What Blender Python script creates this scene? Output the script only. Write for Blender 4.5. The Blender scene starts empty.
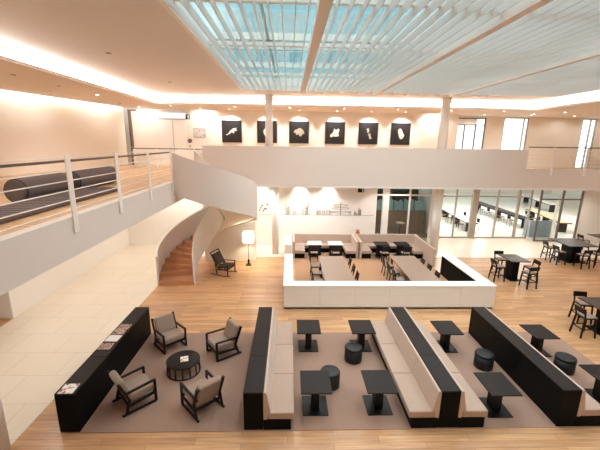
import bpy, bmesh, math, random
from mathutils import Vector, Matrix
random.seed(7)
PI = math.pi
SC = bpy.context.scene
COL = SC.collection

# ---------------------------------------------------------------- materials
def lin(c):
    return tuple(((v / 255.0) / 12.92 if v / 255.0 <= 0.04045 else ((v / 255.0 + 0.055) / 1.055) ** 2.4) for v in c) + (1.0,)

def mat(name, rgb, rough=0.6, var=0.06, scale=8.0, bump=0.0, bscale=120.0, metal=0.0, spec=0.5, sheen=0.0):
    m = bpy.data.materials.new(name); m.use_nodes = True
    nt = m.node_tree; b = nt.nodes['Principled BSDF']
    b.inputs['Roughness'].default_value = rough
    b.inputs['Metallic'].default_value = metal
    b.inputs['Specular IOR Level'].default_value = spec
    if sheen: b.inputs['Sheen Weight'].default_value = sheen
    tc = nt.nodes.new('ShaderNodeTexCoord')
    n = nt.nodes.new('ShaderNodeTexNoise'); n.inputs['Scale'].default_value = scale; n.inputs['Detail'].default_value = 4
    nt.links.new(tc.outputs['Object'], n.inputs['Vector'])
    mx = nt.nodes.new('ShaderNodeMix'); mx.data_type = 'RGBA'
    c = lin(rgb)
    mx.inputs['A'].default_value = tuple(v * (1 - var) for v in c[:3]) + (1,)
    mx.inputs['B'].default_value = tuple(min(1, v * (1 + var)) for v in c[:3]) + (1,)
    nt.links.new(n.outputs['Fac'], mx.inputs['Factor'])
    nt.links.new(mx.outputs['Result'], b.inputs['Base Color'])
    if bump:
        n2 = nt.nodes.new('ShaderNodeTexNoise'); n2.inputs['Scale'].default_value = bscale
        nt.links.new(tc.outputs['Object'], n2.inputs['Vector'])
        bp = nt.nodes.new('ShaderNodeBump'); bp.inputs['Strength'].default_value = bump; bp.inputs['Distance'].default_value = 0.01
        nt.links.new(n2.outputs['Fac'], bp.inputs['Height']); nt.links.new(bp.outputs['Normal'], b.inputs['Normal'])
    return m

def brick_mat(name, c1, c2, mortar, bw, rh, ms, rough=0.4, grain=None, offset=0.5, rot=0.0, spec=0.5):
    m = bpy.data.materials.new(name); m.use_nodes = True
    nt = m.node_tree; b = nt.nodes['Principled BSDF']; b.inputs['Roughness'].default_value = rough
    b.inputs['Specular IOR Level'].default_value = spec
    tc = nt.nodes.new('ShaderNodeTexCoord'); mp = nt.nodes.new('ShaderNodeMapping')
    mp.inputs['Rotation'].default_value = (0, 0, rot)
    nt.links.new(tc.outputs['Object'], mp.inputs['Vector'])
    br = nt.nodes.new('ShaderNodeTexBrick'); br.offset = offset; br.inputs['Scale'].default_value = 1.0
    br.inputs['Brick Width'].default_value = bw; br.inputs['Row Height'].default_value = rh
    br.inputs['Mortar Size'].default_value = ms; br.inputs['Mortar Smooth'].default_value = 0.3
    br.inputs['Color1'].default_value = lin(c1); br.inputs['Color2'].default_value = lin(c2); br.inputs['Mortar'].default_value = lin(mortar)
    nt.links.new(mp.outputs['Vector'], br.inputs['Vector'])
    out = br.outputs['Color']
    if grain:
        mp2 = nt.nodes.new('ShaderNodeMapping'); mp2.inputs['Scale'].default_value = grain
        nt.links.new(mp.outputs['Vector'], mp2.inputs['Vector'])
        n = nt.nodes.new('ShaderNodeTexNoise'); n.inputs['Scale'].default_value = 1.0; n.inputs['Detail'].default_value = 5
        nt.links.new(mp2.outputs['Vector'], n.inputs['Vector'])
        cr = nt.nodes.new('ShaderNodeValToRGB')
        cr.color_ramp.elements[0].position = 0.3; cr.color_ramp.elements[0].color = (0.72, 0.70, 0.68, 1)
        cr.color_ramp.elements[1].position = 0.7; cr.color_ramp.elements[1].color = (1.18, 1.18, 1.18, 1)
        nt.links.new(n.outputs['Fac'], cr.inputs['Fac'])
        mx = nt.nodes.new('ShaderNodeMix'); mx.data_type = 'RGBA'; mx.blend_type = 'MULTIPLY'; mx.inputs['Factor'].default_value = 0.75
        nt.links.new(out, mx.inputs['A']); nt.links.new(cr.outputs['Color'], mx.inputs['B']); out = mx.outputs['Result']
    nt.links.new(out, b.inputs['Base Color'])
    return m

def emit(name, rgb, s):
    m = bpy.data.materials.new(name); m.use_nodes = True
    nt = m.node_tree; nt.nodes.clear()
    e = nt.nodes.new('ShaderNodeEmission'); e.inputs['Color'].default_value = lin(rgb); e.inputs['Strength'].default_value = s
    o = nt.nodes.new('ShaderNodeOutputMaterial'); nt.links.new(e.outputs['Emission'], o.inputs['Surface'])
    return m

def glass(name, tint, refl=0.08, rough=0.02):
    m = bpy.data.materials.new(name); m.use_nodes = True
    nt = m.node_tree; nt.nodes.clear()
    t = nt.nodes.new('ShaderNodeBsdfTransparent'); t.inputs['Color'].default_value = lin(tint)
    g = nt.nodes.new('ShaderNodeBsdfGlossy'); g.inputs['Roughness'].default_value = rough
    lw = nt.nodes.new('ShaderNodeLayerWeight'); lw.inputs['Blend'].default_value = 0.25
    ml = nt.nodes.new('ShaderNodeMath'); ml.operation = 'MULTIPLY_ADD'; ml.inputs[1].default_value = 0.35; ml.inputs[2].default_value = refl * 0.5
    nt.links.new(lw.outputs['Fresnel'], ml.inputs[0])
    mx = nt.nodes.new('ShaderNodeMixShader'); nt.links.new(ml.outputs[0], mx.inputs['Fac'])
    nt.links.new(t.outputs[0], mx.inputs[1]); nt.links.new(g.outputs[0], mx.inputs[2])
    o = nt.nodes.new('ShaderNodeOutputMaterial'); nt.links.new(mx.outputs[0], o.inputs['Surface'])
    return m

def translucent(name, rgb, fac=0.5, transp=0.0):
    m = bpy.data.materials.new(name); m.use_nodes = True
    nt = m.node_tree; nt.nodes.clear()
    d = nt.nodes.new('ShaderNodeBsdfDiffuse'); d.inputs['Color'].default_value = lin(rgb)
    t = nt.nodes.new('ShaderNodeBsdfTranslucent'); t.inputs['Color'].default_value = lin(rgb)
    mx = nt.nodes.new('ShaderNodeMixShader'); mx.inputs['Fac'].default_value = fac
    nt.links.new(d.outputs[0], mx.inputs[1]); nt.links.new(t.outputs[0], mx.inputs[2])
    out = mx.outputs[0]
    if transp:
        tr = nt.nodes.new('ShaderNodeBsdfTransparent'); m2 = nt.nodes.new('ShaderNodeMixShader'); m2.inputs['Fac'].default_value = transp
        nt.links.new(out, m2.inputs[1]); nt.links.new(tr.outputs[0], m2.inputs[2]); out = m2.outputs[0]
    o = nt.nodes.new('ShaderNodeOutputMaterial'); nt.links.new(out, o.inputs['Surface'])
    return m

def print_mat(name, base, ink, ink2, scale=14.0, thr=0.5):
    m = bpy.data.materials.new(name); m.use_nodes = True
    nt = m.node_tree; b = nt.nodes['Principled BSDF']; b.inputs['Roughness'].default_value = 0.35
    tc = nt.nodes.new('ShaderNodeTexCoord')
    v = nt.nodes.new('ShaderNodeTexNoise'); v.inputs['Scale'].default_value = scale; v.inputs['Detail'].default_value = 3
    nt.links.new(tc.outputs['Object'], v.inputs['Vector'])
    cr = nt.nodes.new('ShaderNodeValToRGB'); cr.color_ramp.interpolation = 'CONSTANT'
    cr.color_ramp.elements[0].color = lin(ink); cr.color_ramp.elements[1].position = thr; cr.color_ramp.elements[1].color = lin(base)
    e = cr.color_ramp.elements.new(thr * 0.86); e.color = lin(ink2)
    nt.links.new(v.outputs['Fac'], cr.inputs['Fac']); nt.links.new(cr.outputs['Color'], b.inputs['Base Color'])
    return m

M = {
 'wood': brick_mat('oak_floor', (216, 168, 122), (190, 142, 101), (146, 106, 76), 1.9, 0.17, 0.004, 0.33, (1.2, 16, 1)),
 'stone': brick_mat('limestone_floor', (236, 223, 204), (233, 218, 197), (206, 188, 166), 1.35, 1.02, 0.008, 0.3, None),
 'deck': brick_mat('oak_gallery', (214, 178, 138), (198, 160, 118), (150, 115, 85), 1.8, 0.16, 0.004, 0.4, (1.2, 14, 1)),
 'stairwood': mat('stair_oak', (196, 140, 102), 0.4, 0.12, 6),
 'wall': mat('white_plaster', (244, 238, 230), 0.75, 0.015, 3),
 'wallwarm': mat('cream_plaster', (242, 234, 222), 0.75, 0.015, 3),
 'ceil': mat('ceiling_plaster', (236, 227, 220), 0.8, 0.012, 2),
 'parapet': mat('parapet_paint', (226, 214, 204), 0.6, 0.012, 3),
 'fascia': mat('fascia_paint', (226, 220, 214), 0.55, 0.015, 3),
 'white': mat('white_lacquer', (244, 238, 230), 0.35, 0.01, 3),
 'rail': mat('white_steel', (246, 242, 236), 0.35, 0.02, 6),
 'darkrail': mat('dark_handrail', (70, 54, 48), 0.4, 0.1, 12),
 'carpet': mat('taupe_carpet', (160, 127, 108), 0.95, 0.10, 60, 0.35, 300, sheen=0.2),
 'carpet2': mat('brown_carpet', (180, 138, 104), 0.95, 0.08, 50, 0.3, 300),
 'black': mat('black_laminate', (5, 6, 7), 0.55, 0.15, 20, spec=0.14),
 'blacktop': mat('dark_stained_top', (34, 27, 25), 0.5, 0.14, 16, spec=0.22),
 'dark': mat('black_stained_wood', (10, 9, 10), 0.45, 0.2, 14, spec=0.35),
 'leather': mat('black_leather', (10, 11, 15), 0.5, 0.2, 30, 0.2, 60),
 'fabric': mat('beige_upholstery', (182, 156, 138), 0.9, 0.06, 30, 0.3, 220, sheen=0.2),
 'fabricb': mat('pale_back_upholstery', (200, 176, 158), 0.9, 0.05, 30, 0.3, 220, sheen=0.2),
 'taupe': mat('taupe_upholstery', (160, 136, 120), 0.9, 0.07, 30, 0.3, 200, sheen=0.2),
 'charcoal': mat('charcoal_upholstery', (58, 50, 50), 0.9, 0.12, 30, 0.3, 200),
 'padgrey': mat('pale_seat_pad', (158, 138, 126), 0.8, 0.06, 30),
 'roll': mat('grey_felt', (108, 95, 92), 0.95, 0.1, 40, 0.4, 200),
 'tabletaupe': mat('taupe_table_top', (164, 138, 120), 0.35, 0.06, 10),
 'bartop': mat('bar_table_top', (70, 56, 49), 0.4, 0.15, 12),
 'canteentop': mat('white_canteen_top', (238, 232, 222), 0.3, 0.02, 6),
 'woodtop': mat('pale_wood_top', (216, 190, 150), 0.4, 0.06, 10),
 'canteenfloor': mat('canteen_floor', (232, 226, 216), 0.3, 0.02, 4),
 'frame': mat('grey_door_frame', (176, 164, 152), 0.45, 0.03, 8, metal=0.2),
 'framedark': mat('brown_mullion', (112, 96, 86), 0.45, 0.06, 8),
 'picblack': mat('print_black', (34, 30, 30), 0.45, 0.25, 3),
 'figuredim': mat('print_figure_dim', (176, 162, 142), 0.6, 0.4, 18),
 'figure': mat('print_figure', (226, 214, 198), 0.6, 0.22, 22),
 'ink': mat('wall_ink', (104, 97, 94), 0.7, 0.1, 20),
 'orange': mat('orange_wood', (186, 116, 66), 0.5, 0.15, 12),
 'chrome': mat('steel', (150, 150, 150), 0.3, 0.05, 10, metal=0.8),
 'paper': mat('white_paper', (236, 230, 222), 0.5, 0.03, 10),
 'hedge': mat('dark_hedge', (46, 66, 52), 0.9, 0.5, 9, 0.8, 12),
 'teal': mat('teal_panel', (150, 196, 198), 0.25, 0.12, 2),
 'court': mat('courtyard_brown', (150, 126, 108), 0.8, 0.15, 3),
 'bluegrey': mat('blue_grey_panel', (150, 166, 176), 0.4, 0.06, 4),
 'glass': glass('clear_glass', (246, 250, 250), 0.05),
 'skyglass': glass('roof_glass', (238, 248, 250), 0.03),
 'fin': translucent('louvre_white', (240, 236, 232), 0.34),
 'shade': None, 'strip': emit('cove_light', (255, 252, 248), 9.0),
 'lamp': emit('downlight_glow', (255, 244, 226), 12.0),
 'panel': emit('fill_panel_glow', (255, 250, 246), 1.2),
 'winlight': emit('lit_transom', (236, 246, 255), 0.95),
}
M['shade'] = translucent('lamp_shade_cloth', (252, 244, 228), 0.6)
mag_mats = [print_mat('magazine_a', (238, 232, 226), (120, 62, 54), (196, 150, 128), 11, 0.47),
            print_mat('magazine_b', (150, 120, 108), (66, 44, 40), (206, 150, 136), 14, 0.52),
            print_mat('magazine_c', (176, 132, 112), (80, 54, 46), (226, 190, 170), 13, 0.55)]

# ---------------------------------------------------------------- mesh builder
class MB:
    def __init__(s): s.bm = bmesh.new()
    def box(s, x0, x1, y0, y1, z0, z1, bev=0.0, rot=None, org=None):
        vs = [s.bm.verts.new((x, y, z)) for x in (x0, x1) for y in (y0, y1) for z in (z0, z1)]
        fs = []
        for idx in ((0, 1, 3, 2), (4, 6, 7, 5), (0, 4, 5, 1), (2, 3, 7, 6), (0, 2, 6, 4), (1, 5, 7, 3)):
            fs.append(s.bm.faces.new([vs[i] for i in idx]))
        if rot is not None:
            o = Vector(org if org else ((x0 + x1) / 2, (y0 + y1) / 2, (z0 + z1) / 2))
            for v in vs: v.co = rot @ (v.co - o) + o
        if bev:
            es = list({e for f in fs for e in f.edges})
            bmesh.ops.bevel(s.bm, geom=es, offset=bev, segments=2, affect='EDGES', profile=0.5)
        return s
    def bar(s, p, q, w, h=None, bev=0.0, up=(0, 0, 1)):
        p, q = Vector(p), Vector(q); d = (q - p); L = d.length; d.normalize()
        upv = Vector(up)
        if abs(d.dot(upv)) > 0.98: upv = Vector((0, 1, 0))
        r = d.cross(upv).normalized(); u = r.cross(d)
        h = h or w
        n0 = len(s.bm.verts)
        vs = []
        for t in (p, q):
            for a, b in ((-1, -1), (1, -1), (1, 1), (-1, 1)):
                vs.append(s.bm.verts.new(t + r * a * w / 2 + u * b * h / 2))
        fs = [s.bm.faces.new((vs[3], vs[2], vs[1], vs[0])), s.bm.faces.new(vs[4:8])]
        for i in range(4):
            j = (i + 1) % 4
            fs.append(s.bm.faces.new((vs[i], vs[j], vs[4 + j], vs[4 + i])))
        if bev:
            es = list({e for f in fs for e in f.edges})
            bmesh.ops.bevel(s.bm, geom=es, offset=bev, segments=2, affect='EDGES', profile=0.5)
        return s
    def tube(s, pts, r, n=10, closed=False):
        pts = [Vector(p) for p in pts]; rings = []; prev = None
        for i, p in enumerate(pts):
            if closed: t = pts[(i + 1) % len(pts)] - pts[i - 1]
            else: t = pts[min(i + 1, len(pts) - 1)] - pts[max(i - 1, 0)]
            t.normalize()
            u = prev if prev is not None else (Vector((0, 0, 1)) if abs(t.z) < 0.9 else Vector((1, 0, 0)))
            u = (u - t * u.dot(t)).normalized(); v = t.cross(u); prev = u
            rings.append([s.bm.verts.new(p + (u * math.cos(a) + v * math.sin(a)) * r) for a in [2 * PI * k / n for k in range(n)]])
        m = len(rings)
        for i in range(m if closed else m - 1):
            a, b = rings[i], rings[(i + 1) % m]
            for k in range(n):
                f = s.bm.faces.new((a[k], a[(k + 1) % n], b[(k + 1) % n], b[k])); f.smooth = True
        if not closed:
            s.bm.faces.new(rings[0][::-1]); s.bm.faces.new(rings[-1])
        return s
    def lathe(s, prof, n=32, c=(0, 0, 0), axis='Z', cap=True):
        rings = []
        for r, z in prof:
            ring = []
            for k in range(n):
                a = 2 * PI * k / n
                p = (r * math.cos(a), r * math.sin(a), z)
                if axis == 'Y': p = (p[0], p[2], p[1])
                if axis == 'X': p = (p[2], p[0], p[1])
                ring.append(s.bm.verts.new(Vector(p) + Vector(c)))
            rings.append(ring)
        for a, b in zip(rings, rings[1:]):
            for k in range(n):
                f = s.bm.faces.new((a[k], a[(k + 1) % n], b[(k + 1) % n], b[k])); f.smooth = True
        if cap:
            s.bm.faces.new(rings[0][::-1]); s.bm.faces.new(rings[-1])
        return s
    def prism(s, poly, a0, a1, axis='Z', bev=0.0):
        def P(u, v, w):
            return (u, v, w) if axis == 'Z' else ((u, w, v) if axis == 'Y' else (w, u, v))
        A = [s.bm.verts.new(P(u, v, a0)) for u, v in poly]; B = [s.bm.verts.new(P(u, v, a1)) for u, v in poly]
        fs = [s.bm.faces.new(A[::-1]), s.bm.faces.new(B)]
        n = len(poly)
        for i in range(n):
            j = (i + 1) % n
            fs.append(s.bm.faces.new((A[i], A[j], B[j], B[i])))
        if bev:
            es = list({e for f in fs for e in f.edges})
            bmesh.ops.bevel(s.bm, geom=es, offset=bev, segments=2, affect='EDGES', profile=0.5)
        return s
    def sheet(s, rows, thick=0.0, smooth=True):
        # rows: list of rings of 4 cross-section points, lofted into a solid ribbon
        R = [[s.bm.verts.new(p) for p in r] for r in rows]
        n = len(R[0])
        for a, b in zip(R, R[1:]):
            for k in range(n):
                s.bm.faces.new((a[k], a[(k + 1) % n], b[(k + 1) % n], b[k]))
        s.bm.faces.new(R[0][::-1]); s.bm.faces.new(R[-1])
        return s
    def build(s, name, m, parent=None, loc=(0, 0, 0), rz=0.0):
        bmesh.ops.recalc_face_normals(s.bm, faces=s.bm.faces)
        me = bpy.data.meshes.new(name); s.bm.to_mesh(me); s.bm.free()
        me.materials.append(m)
        o = bpy.data.objects.new(name, me); COL.objects.link(o)
        o.location = loc; o.rotation_euler = (0, 0, rz)
        if parent is not None: o.parent = parent
        return o

def tag(o, label=None, cat=None, group=None, kind=None):
    if label: o['label'] = label
    if cat: o['category'] = cat
    if group: o['group'] = group
    if kind: o['kind'] = kind
    return o
def thing(name, label, cat, loc=(0, 0, 0), rz=0.0, group=None):
    o = bpy.data.objects.new(name, None); COL.objects.link(o)
    o.location = loc; o.rotation_euler = (0, 0, rz); o.empty_display_size = 0.2
    return tag(o, label, cat, group)
def struct(o, label=None, cat=None):
    return tag(o, label, cat, None, 'structure')
def copy_tree(o, parent=None):
    c = o.copy(); COL.objects.link(c)
    if parent is not None: c.parent = parent
    for ch in list(o.children): copy_tree(ch, c)
    return c
def clone(o, label, loc, rz=0.0, group=None):
    c = copy_tree(o); c.location = loc; c.rotation_euler = (0, 0, rz); c['label'] = label
    if group: c['group'] = group
    return c
def S(name, m, *boxes, bev=0.0, label=None, cat=None, parent=None):
    b = MB()
    for x in boxes: b.box(*x, bev=bev)
    o = b.build(name, m, parent)
    return struct(o, label, cat) if parent is None else o

# ================================================================ SETTING
ZF, ZS, ZC = 4.5, 7.86, 8.3           # upper floor, soffit, inner ceiling
S('floor', M['wood'], (-5.55, 21.5, -4, 17.95, -0.2, 0.0), (-13.5, -9.4, -4, 11.2, -0.2, 0.0), label='oak plank floor of the hall')
S('floor_stone', M['stone'], (-9.4, -5.55, -4, 17.95, -0.2, 0.0), (-9.4, 21.5, 17.95, 22.0, -0.2, 0.0), label='pale limestone walkway beside the oak floor')
S('floor_canteen', M['canteenfloor'], (9.6, 34, 22.0, 44, -0.2, 0.0), label='pale floor of the canteen behind the glass')
S('floor_courtyard', M['court'], (4.0, 9.6, 22.0, 30, -0.2, 0.0), label='brown courtyard paving behind the narrow window')
# walls
S('wall_left', M['wall'], (-13.5, -9.4, 11.2, 11.4, 0, 3.75), (-9.6, -9.4, 11.4, 20.1, 0, 3.95), label='white wall along the limestone walkway under the gallery')
def lx(y): return -11.6 + .246 * (y - 15.2)          # the gallery wall runs slightly askew
struct(MB().prism([(lx(-4) - .2, -4), (lx(-4), -4), (lx(22.1), 22.1), (lx(22.1) - .2, 22.1)], ZF, 8.6).build('wall_left_upper', M['wallwarm']), 'cream wall along the upper gallery')
S('wall_left_end', M['wallwarm'], (-15, -11.55, 22.5, 22.7, ZF, 8.6), (-15.2, -15, -4, 22.7, ZF, 8.6), label='cream wall end beyond the gallery wall')
S('wall_left_lower', M['wall'], (-13.7, -13.5, -4, 11.4, 0, 3.75), label='white wall at far left under the gallery')
S('wall_back', M['wall'], (-9.4, 5.05, 20.1, 20.3, 0, 3.95), (5.05, 8.45, 20.1, 20.3, 3.55, 3.95), label='white ground floor back wall with the line drawing')
S('wall_back_upper', M['wallwarm'], (-11.55, 10.4, 22.5, 22.7, 3.95, 8.6), label='cream upper wall hung with the black pictures')
S('wall_stair', M['wallwarm'], (-4.3, -1.72, 17.3, 17.9, 0, 3.93), label='cream wall behind the staircase and floor lamp')
S('wall_back_right', M['wall'], (18.45, 21.5, 21.2, 21.4, 0, 3.95), label='white wall right of the glass doors')
S('wall_right', M['wall'], (21.5, 21.7, -4, 24.2, 0, 8.6), label='white wall on the right side of the hall')
S('wall_front', M['wall'], (-13.7, 21.7, -4.2, -4.0, 0, 8.6), label='white wall behind the viewer')
struct(MB().prism([(8.45, 20.1), (8.64, 20.1), (9.68, 22.0), (9.5, 22.0)], 0, 3.95).build('wall_back_return', M['wall']), 'white wall return between the courtyard window and the glass doors')
# upper right wall with window openings (plane y = 24)
S('wall_right_upper', M['wallwarm'],
  (10.4, 10.55, 22.5, 24.0, ZF, 8.6),
  (13.15, 14.35, 24.0, 24.2, ZF, 8.6), (16.05, 19.75, 24.0, 24.2, ZF, 8.6), (20.75, 21.5, 24.0, 24.2, ZF, 8.6),
  (10.55, 13.15, 24.0, 24.2, 7.75, 8.6), (14.35, 16.05, 24.0, 24.2, 7.8, 8.6), (19.75, 20.75, 24.0, 24.2, 7.8, 8.6),
  (14.35, 16.05, 24.0, 24.2, ZF, 5.2), label='cream upper wall with the tall windows')
def window_unit(name, x0, x1, y, z0, z1, mull=(), trans=(), fm='frame', fw=0.07, gm='glass', label=None, depth=0.1):
    b = MB()
    b.box(x0, x0 + fw, y, y + depth, z0, z1); b.box(x1 - fw, x1, y, y + depth, z0, z1)
    b.box(x0 + fw, x1 - fw, y, y + depth, z0, z0 + fw); b.box(x0 + fw, x1 - fw, y, y + depth, z1 - fw, z1)
    o = struct(b.build(name, M[fm]), label)
    for x in mull:
        MB().box(x - fw / 2, x + fw / 2, y - 0.01, y + depth + 0.01, z0 + fw, z1 - fw).build('mullion', M[fm], o)
    for z in trans:
        MB().box(x0 + fw, x1 - fw, y + 0.005, y + depth - 0.005, z - fw / 2, z + fw / 2).build('transom', M[fm], o)
    MB().box(x0 + fw, x1 - fw, y + depth / 2 - 0.006, y + depth / 2 + 0.006, z0 + fw, z1 - fw).build('pane', M[gm], o)
    return o
window_unit('window_1', 14.35, 16.05, 24.02, 5.2, 7.8, (15.75,), (), 'frame', 0.06, label='tall bright window in the upper back wall')
window_unit('window_2', 19.75, 20.75, 24.02, ZF, 7.8, (20.35,), (), 'frame', 0.06, label='slit window beside the upper railing')
window_unit('door_1', 10.55, 13.15, 24.05, ZF, 7.75, (11.1, 11.75, 12.5), (7.3,), 'framedark', 0.06, label='glass doors at the end of the upper bridge')
MB().box(10.6, 12.5, 23.98, 24.16, 7.32, 7.68, .01).build('lintel', M['white'], bpy.data.objects['door_1'])
window_unit('window_3', 5.05, 8.45, 20.15, 0.0, 3.55, (7.1,), (3.08,), 'white', 0.09, label='white framed courtyard window beside the line drawing')
MB().box(5.5, 5.85, 20.08, 20.32, 0.0, 3.55).build('post', M['white'], bpy.data.objects['window_3'])
window_unit('window_4', 9.6, 14.9, 22.0, 0.0, 3.95, (10.78, 13.5), (2.78,), 'frame', 0.08, label='glass wall and doors to the canteen')
MB().box(11.83, 12.2, 21.93, 22.17, 0.0, 3.95).build('post', M['frame'], bpy.data.objects['window_4'])
window_unit('door_2', 14.9, 15.75, 22.0, 0.0, 3.95, (), (2.78,), 'frame', 0.08, label='canteen doorway between the glass walls')
window_unit('window_5', 15.75, 18.45, 21.25, 0.0, 3.95, (17.2,), (2.74,), 'framedark', 0.08, label='glass wall beside the right bar tables')
MB().box(16.85, 16.92, 21.22, 21.38, 0.08, 2.7).build('mullion', M['white'], bpy.data.objects['window_5'])

# ceilings
S('ceiling', M['ceil'], (-7.3, -2.15, -4, 19.75, ZC, 8.45), (-2.15, 12.2, 16.35, 19.75, ZC, 8.45), (12.2, 13.5, -4, 19.75, ZC, 8.45), (-2.15, 12.2, -4, 2.5, ZC, 8.45), label='raised plaster ceiling around the skylight')
S('ceiling_soffit', M['ceil'], (-9.2, -7.0, -4, 22.6, ZS, 7.96), (-7.0, 13.2, 19.45, 24.2, ZS, 7.96), (13.2, 21.5, -4, 24.2, ZS, 7.96), label='lower plaster soffit around the hall')
struct(MB().prism([(lx(-4) + .28, -4), (-9.2, -4), (-9.2, 22.6), (lx(22.6) + .28, 22.6)], ZS, 7.96).build('ceiling_soffit', M['ceil']), 'lower plaster soffit over the gallery')
S('ceiling_slot', M['ceil'], (-15.2, -9.5, -4, 22.6, 8.3, 8.45), label='slot above the gallery wall')
S('trim_6', M['ceil'], (-7.3, -7.25, -4, 19.75, 8.17, ZC), (-7.25, 13.45, 19.7, 19.75, 8.17, ZC), (13.45, 13.5, -4, 19.75, 8.17, ZC), label='plaster upstand above the cove light')
S('trim_1', M['strip'], (-7.3, -7.25, -4, 19.75, 7.97, 8.17), (-7.25, 13.45, 19.7, 19.75, 7.97, 8.17), (13.45, 13.5, -4, 19.75, 7.97, 8.17), label='glowing cove light around the raised ceiling')
struct(MB().prism([(lx(-4) + .30, -4), (lx(-4) + .36, -4), (lx(21.9) + .36, 21.9), (lx(21.9) + .30, 21.9)], 7.97, 8.27).build('trim_2', M['strip']), 'glowing cove light above the gallery wall')
S('ceiling_lower', M['wall'], (9.6, 34, 22.15, 44, 3.95, 4.1), label='white canteen ceiling')
# upper slabs
S('floor_gallery', M['deck'], (-15, -4.45, -4, 22.5, 4.4, ZF), (-4.45, 21.5, 17.62, 24.0, 4.4, ZF), label='oak floor of the upper gallery and bridge')
S('slab_gallery', M['wall'], (-15, -4.45, -4, 17.6, 3.76, 4.395), (-15, 21.5, 17.62, 24.0, 3.96, 4.395), label='white underside of the gallery and bridge')
S('trim_3', M['fascia'], (-4.44, -4.22, -4, 12.85, 3.75, 4.53), (-4.44, -4.22, 14.45, 17.45, 3.75, 4.53), (-4.44, -4.22, 12.85, 14.45, 3.75, 4.495), label='pale edge beam of the gallery')
S('wall_bridge', M['parapet'], (-4.22, 11.9, 17.45, 17.6, 3.88, 5.8), (11.9, 21.5, 17.45, 17.6, 3.88, 4.87), label='smooth parapet of the bridge above the dining area')
S('trim_4', M['white'], (-1.7, 21.5, 17.43, 17.66, 3.80, 3.875), label='white lower lip of the bridge parapet')
# columns
for nm, x, y, r, z0, z1, lb in (('column', -0.75, 18.5, 0.19, 0, 3.95, 'slim round white column left of the dining booths'), ('column', 8.07, 18.5, 0.225, 0, 3.95, 'round white column by the glass doors')):
    o = MB().lathe([(r, z0), (r, z1)], 28, (x, y, 0)).build(nm, M['wall']); struct(o, lb)
    MB().lathe([(r, ZF), (r, ZC)], 28, (x - 0.3 if x < 0 else x - 0.12, y, 0)).build('upper_shaft', M['wall'], o)
o = MB().lathe([(0.25, 0), (0.25, 3.75)], 28, (-5.72, 5.8, 0)).build('column', M['wall']); struct(o, 'round white column under the gallery in the near corner')

# skylight
sk = struct(MB().box(-2.15, -2.05, 2.5, 16.35, 8.2, 8.75).box(12.1, 12.2, 2.5, 16.35, 8.2, 8.75).box(-2.05, 12.1, 16.25, 16.35, 8.2, 8.75).box(-2.05, 12.1, 2.5, 2.6, 8.2, 8.75).build('skylight_frame', M['white']), 'large louvred skylight in the ceiling')
for x, w in ((0.54, 0.2), (3.73, 0.16), (7.15, 0.14)):
    MB().box(x - w / 2, x + w / 2, 2.6, 16.25, 8.06, 8.24).build('beam', M['ceil'], sk)
for y in (6.6, 9.35, 13.2, 15.6):
    MB().box(-2.05, 12.1, y - 0.05, y + 0.05, 8.28, 8.36).build('cross_bar', M['white'], sk)
b = MB(); n = 62
for i in range(n):
    x = -1.95 + i * (14.0 / n)
    if min(abs(x - 0.54), abs(x - 3.73), abs(x - 7.15)) < 0.1: continue
    b.box(x - 0.007, x + 0.007, 2.62, 16.23, 8.12, 8.275)
b.build('louvre', M['fin'], sk)
MB().box(-2.05, 12.1, 2.6, 16.25, 8.7, 8.715).build('pane', M['skyglass'], sk)
for x in (-0.6, 2.1, 5.4, 8.8, 10.5):
    MB().box(x - 0.04, x + 0.04, 2.6, 16.25, 8.72, 8.85).build('rafter', M['fascia'], sk)
for y in (5.0, 10.6, 11.6, 14.2):  # white bars, the middle pair standing in for cloud reflections
    MB().box(-2.05, 12.1, y - 0.09, y + 0.09, 8.72, 8.9).build('white_bar', M['white'], sk)

# ================================================================ STAIRCASE
CX, CY, RO, RI = -3.58, 15.0, 2.12, 0.72
A0 = math.radians(203)
def sweep(k): return math.radians(11 * k if k <= 12 else 132 + 15 * (k - 12))
def zs(s):                                   # walking height at a sweep (radians)
    d = math.degrees(s)
    k = d / 11 if d <= 132 else 12 + (d - 132) / 15
    return max(0.0, min(24.0, k)) * 0.1875
def P(r, s, z): return (CX + r * math.cos(A0 - s), CY + r * math.sin(A0 - s), z)
st = thing('staircase', 'curved white staircase with oak treads winding up to the gallery', 'staircase', (0, 0, 0)); st['kind'] = 'structure'
for k in range(24):
    b = MB(); z = (k + 1) * 0.1875; s0, s1 = sweep(k), sweep(k + 1)
    rows = []
    for j in range(5):
        s = s0 + (s1 - s0) * j / 4
        rows.append([P(RI + 0.03, s, z - 0.2), P(RO - 0.03, s, z - 0.2), P(RO - 0.03, s, z), P(RI + 0.03, s, z)])
    if k == 0:
        b.bm.free(); b = MB(); pts = [(-5.52, 14.1), (-4.08, 14.1)] + [P(RI + .03, s1, 0)[:2]] + [P(RO - .03, s1 - (s1 + .02) * q / 4, 0)[:2] for q in range(5)]
        b.prism(pts, 0.0, z)
    else:
        b.sheet(rows)
    b.build('tread', M['stairwood'], st)
b = MB(); rows = []
for j in range(73):
    s = sweep(24) * (0.12 + 0.88 * j / 72); z = zs(s)
    rows.append([P(RI + 0.04, s, z - 0.33), P(RO - 0.04, s, z - 0.33), P(RO - 0.04, s, z - 0.24), P(RI + 0.04, s, z - 0.24)])
b.sheet(rows).build('soffit', M['wall'], st)
b = MB(); rows = []
E1 = sweep(24)
for j in range(121):
    s = -0.02 + (E1 + 0.02) * j / 120; z = zs(s)
    lo = max(0.0, z - 0.4); hi = z + 1.1 + 0.12 * max(0, 1 - s / 0.5)
    rows.append([P(RO, s, lo), P(RO + 0.07, s, lo), P(RO + 0.07, s, hi), P(RO, s, hi)])
b.sheet(rows).build('outer_balustrade', M['parapet'], st)
b = MB(); rows = []
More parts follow.
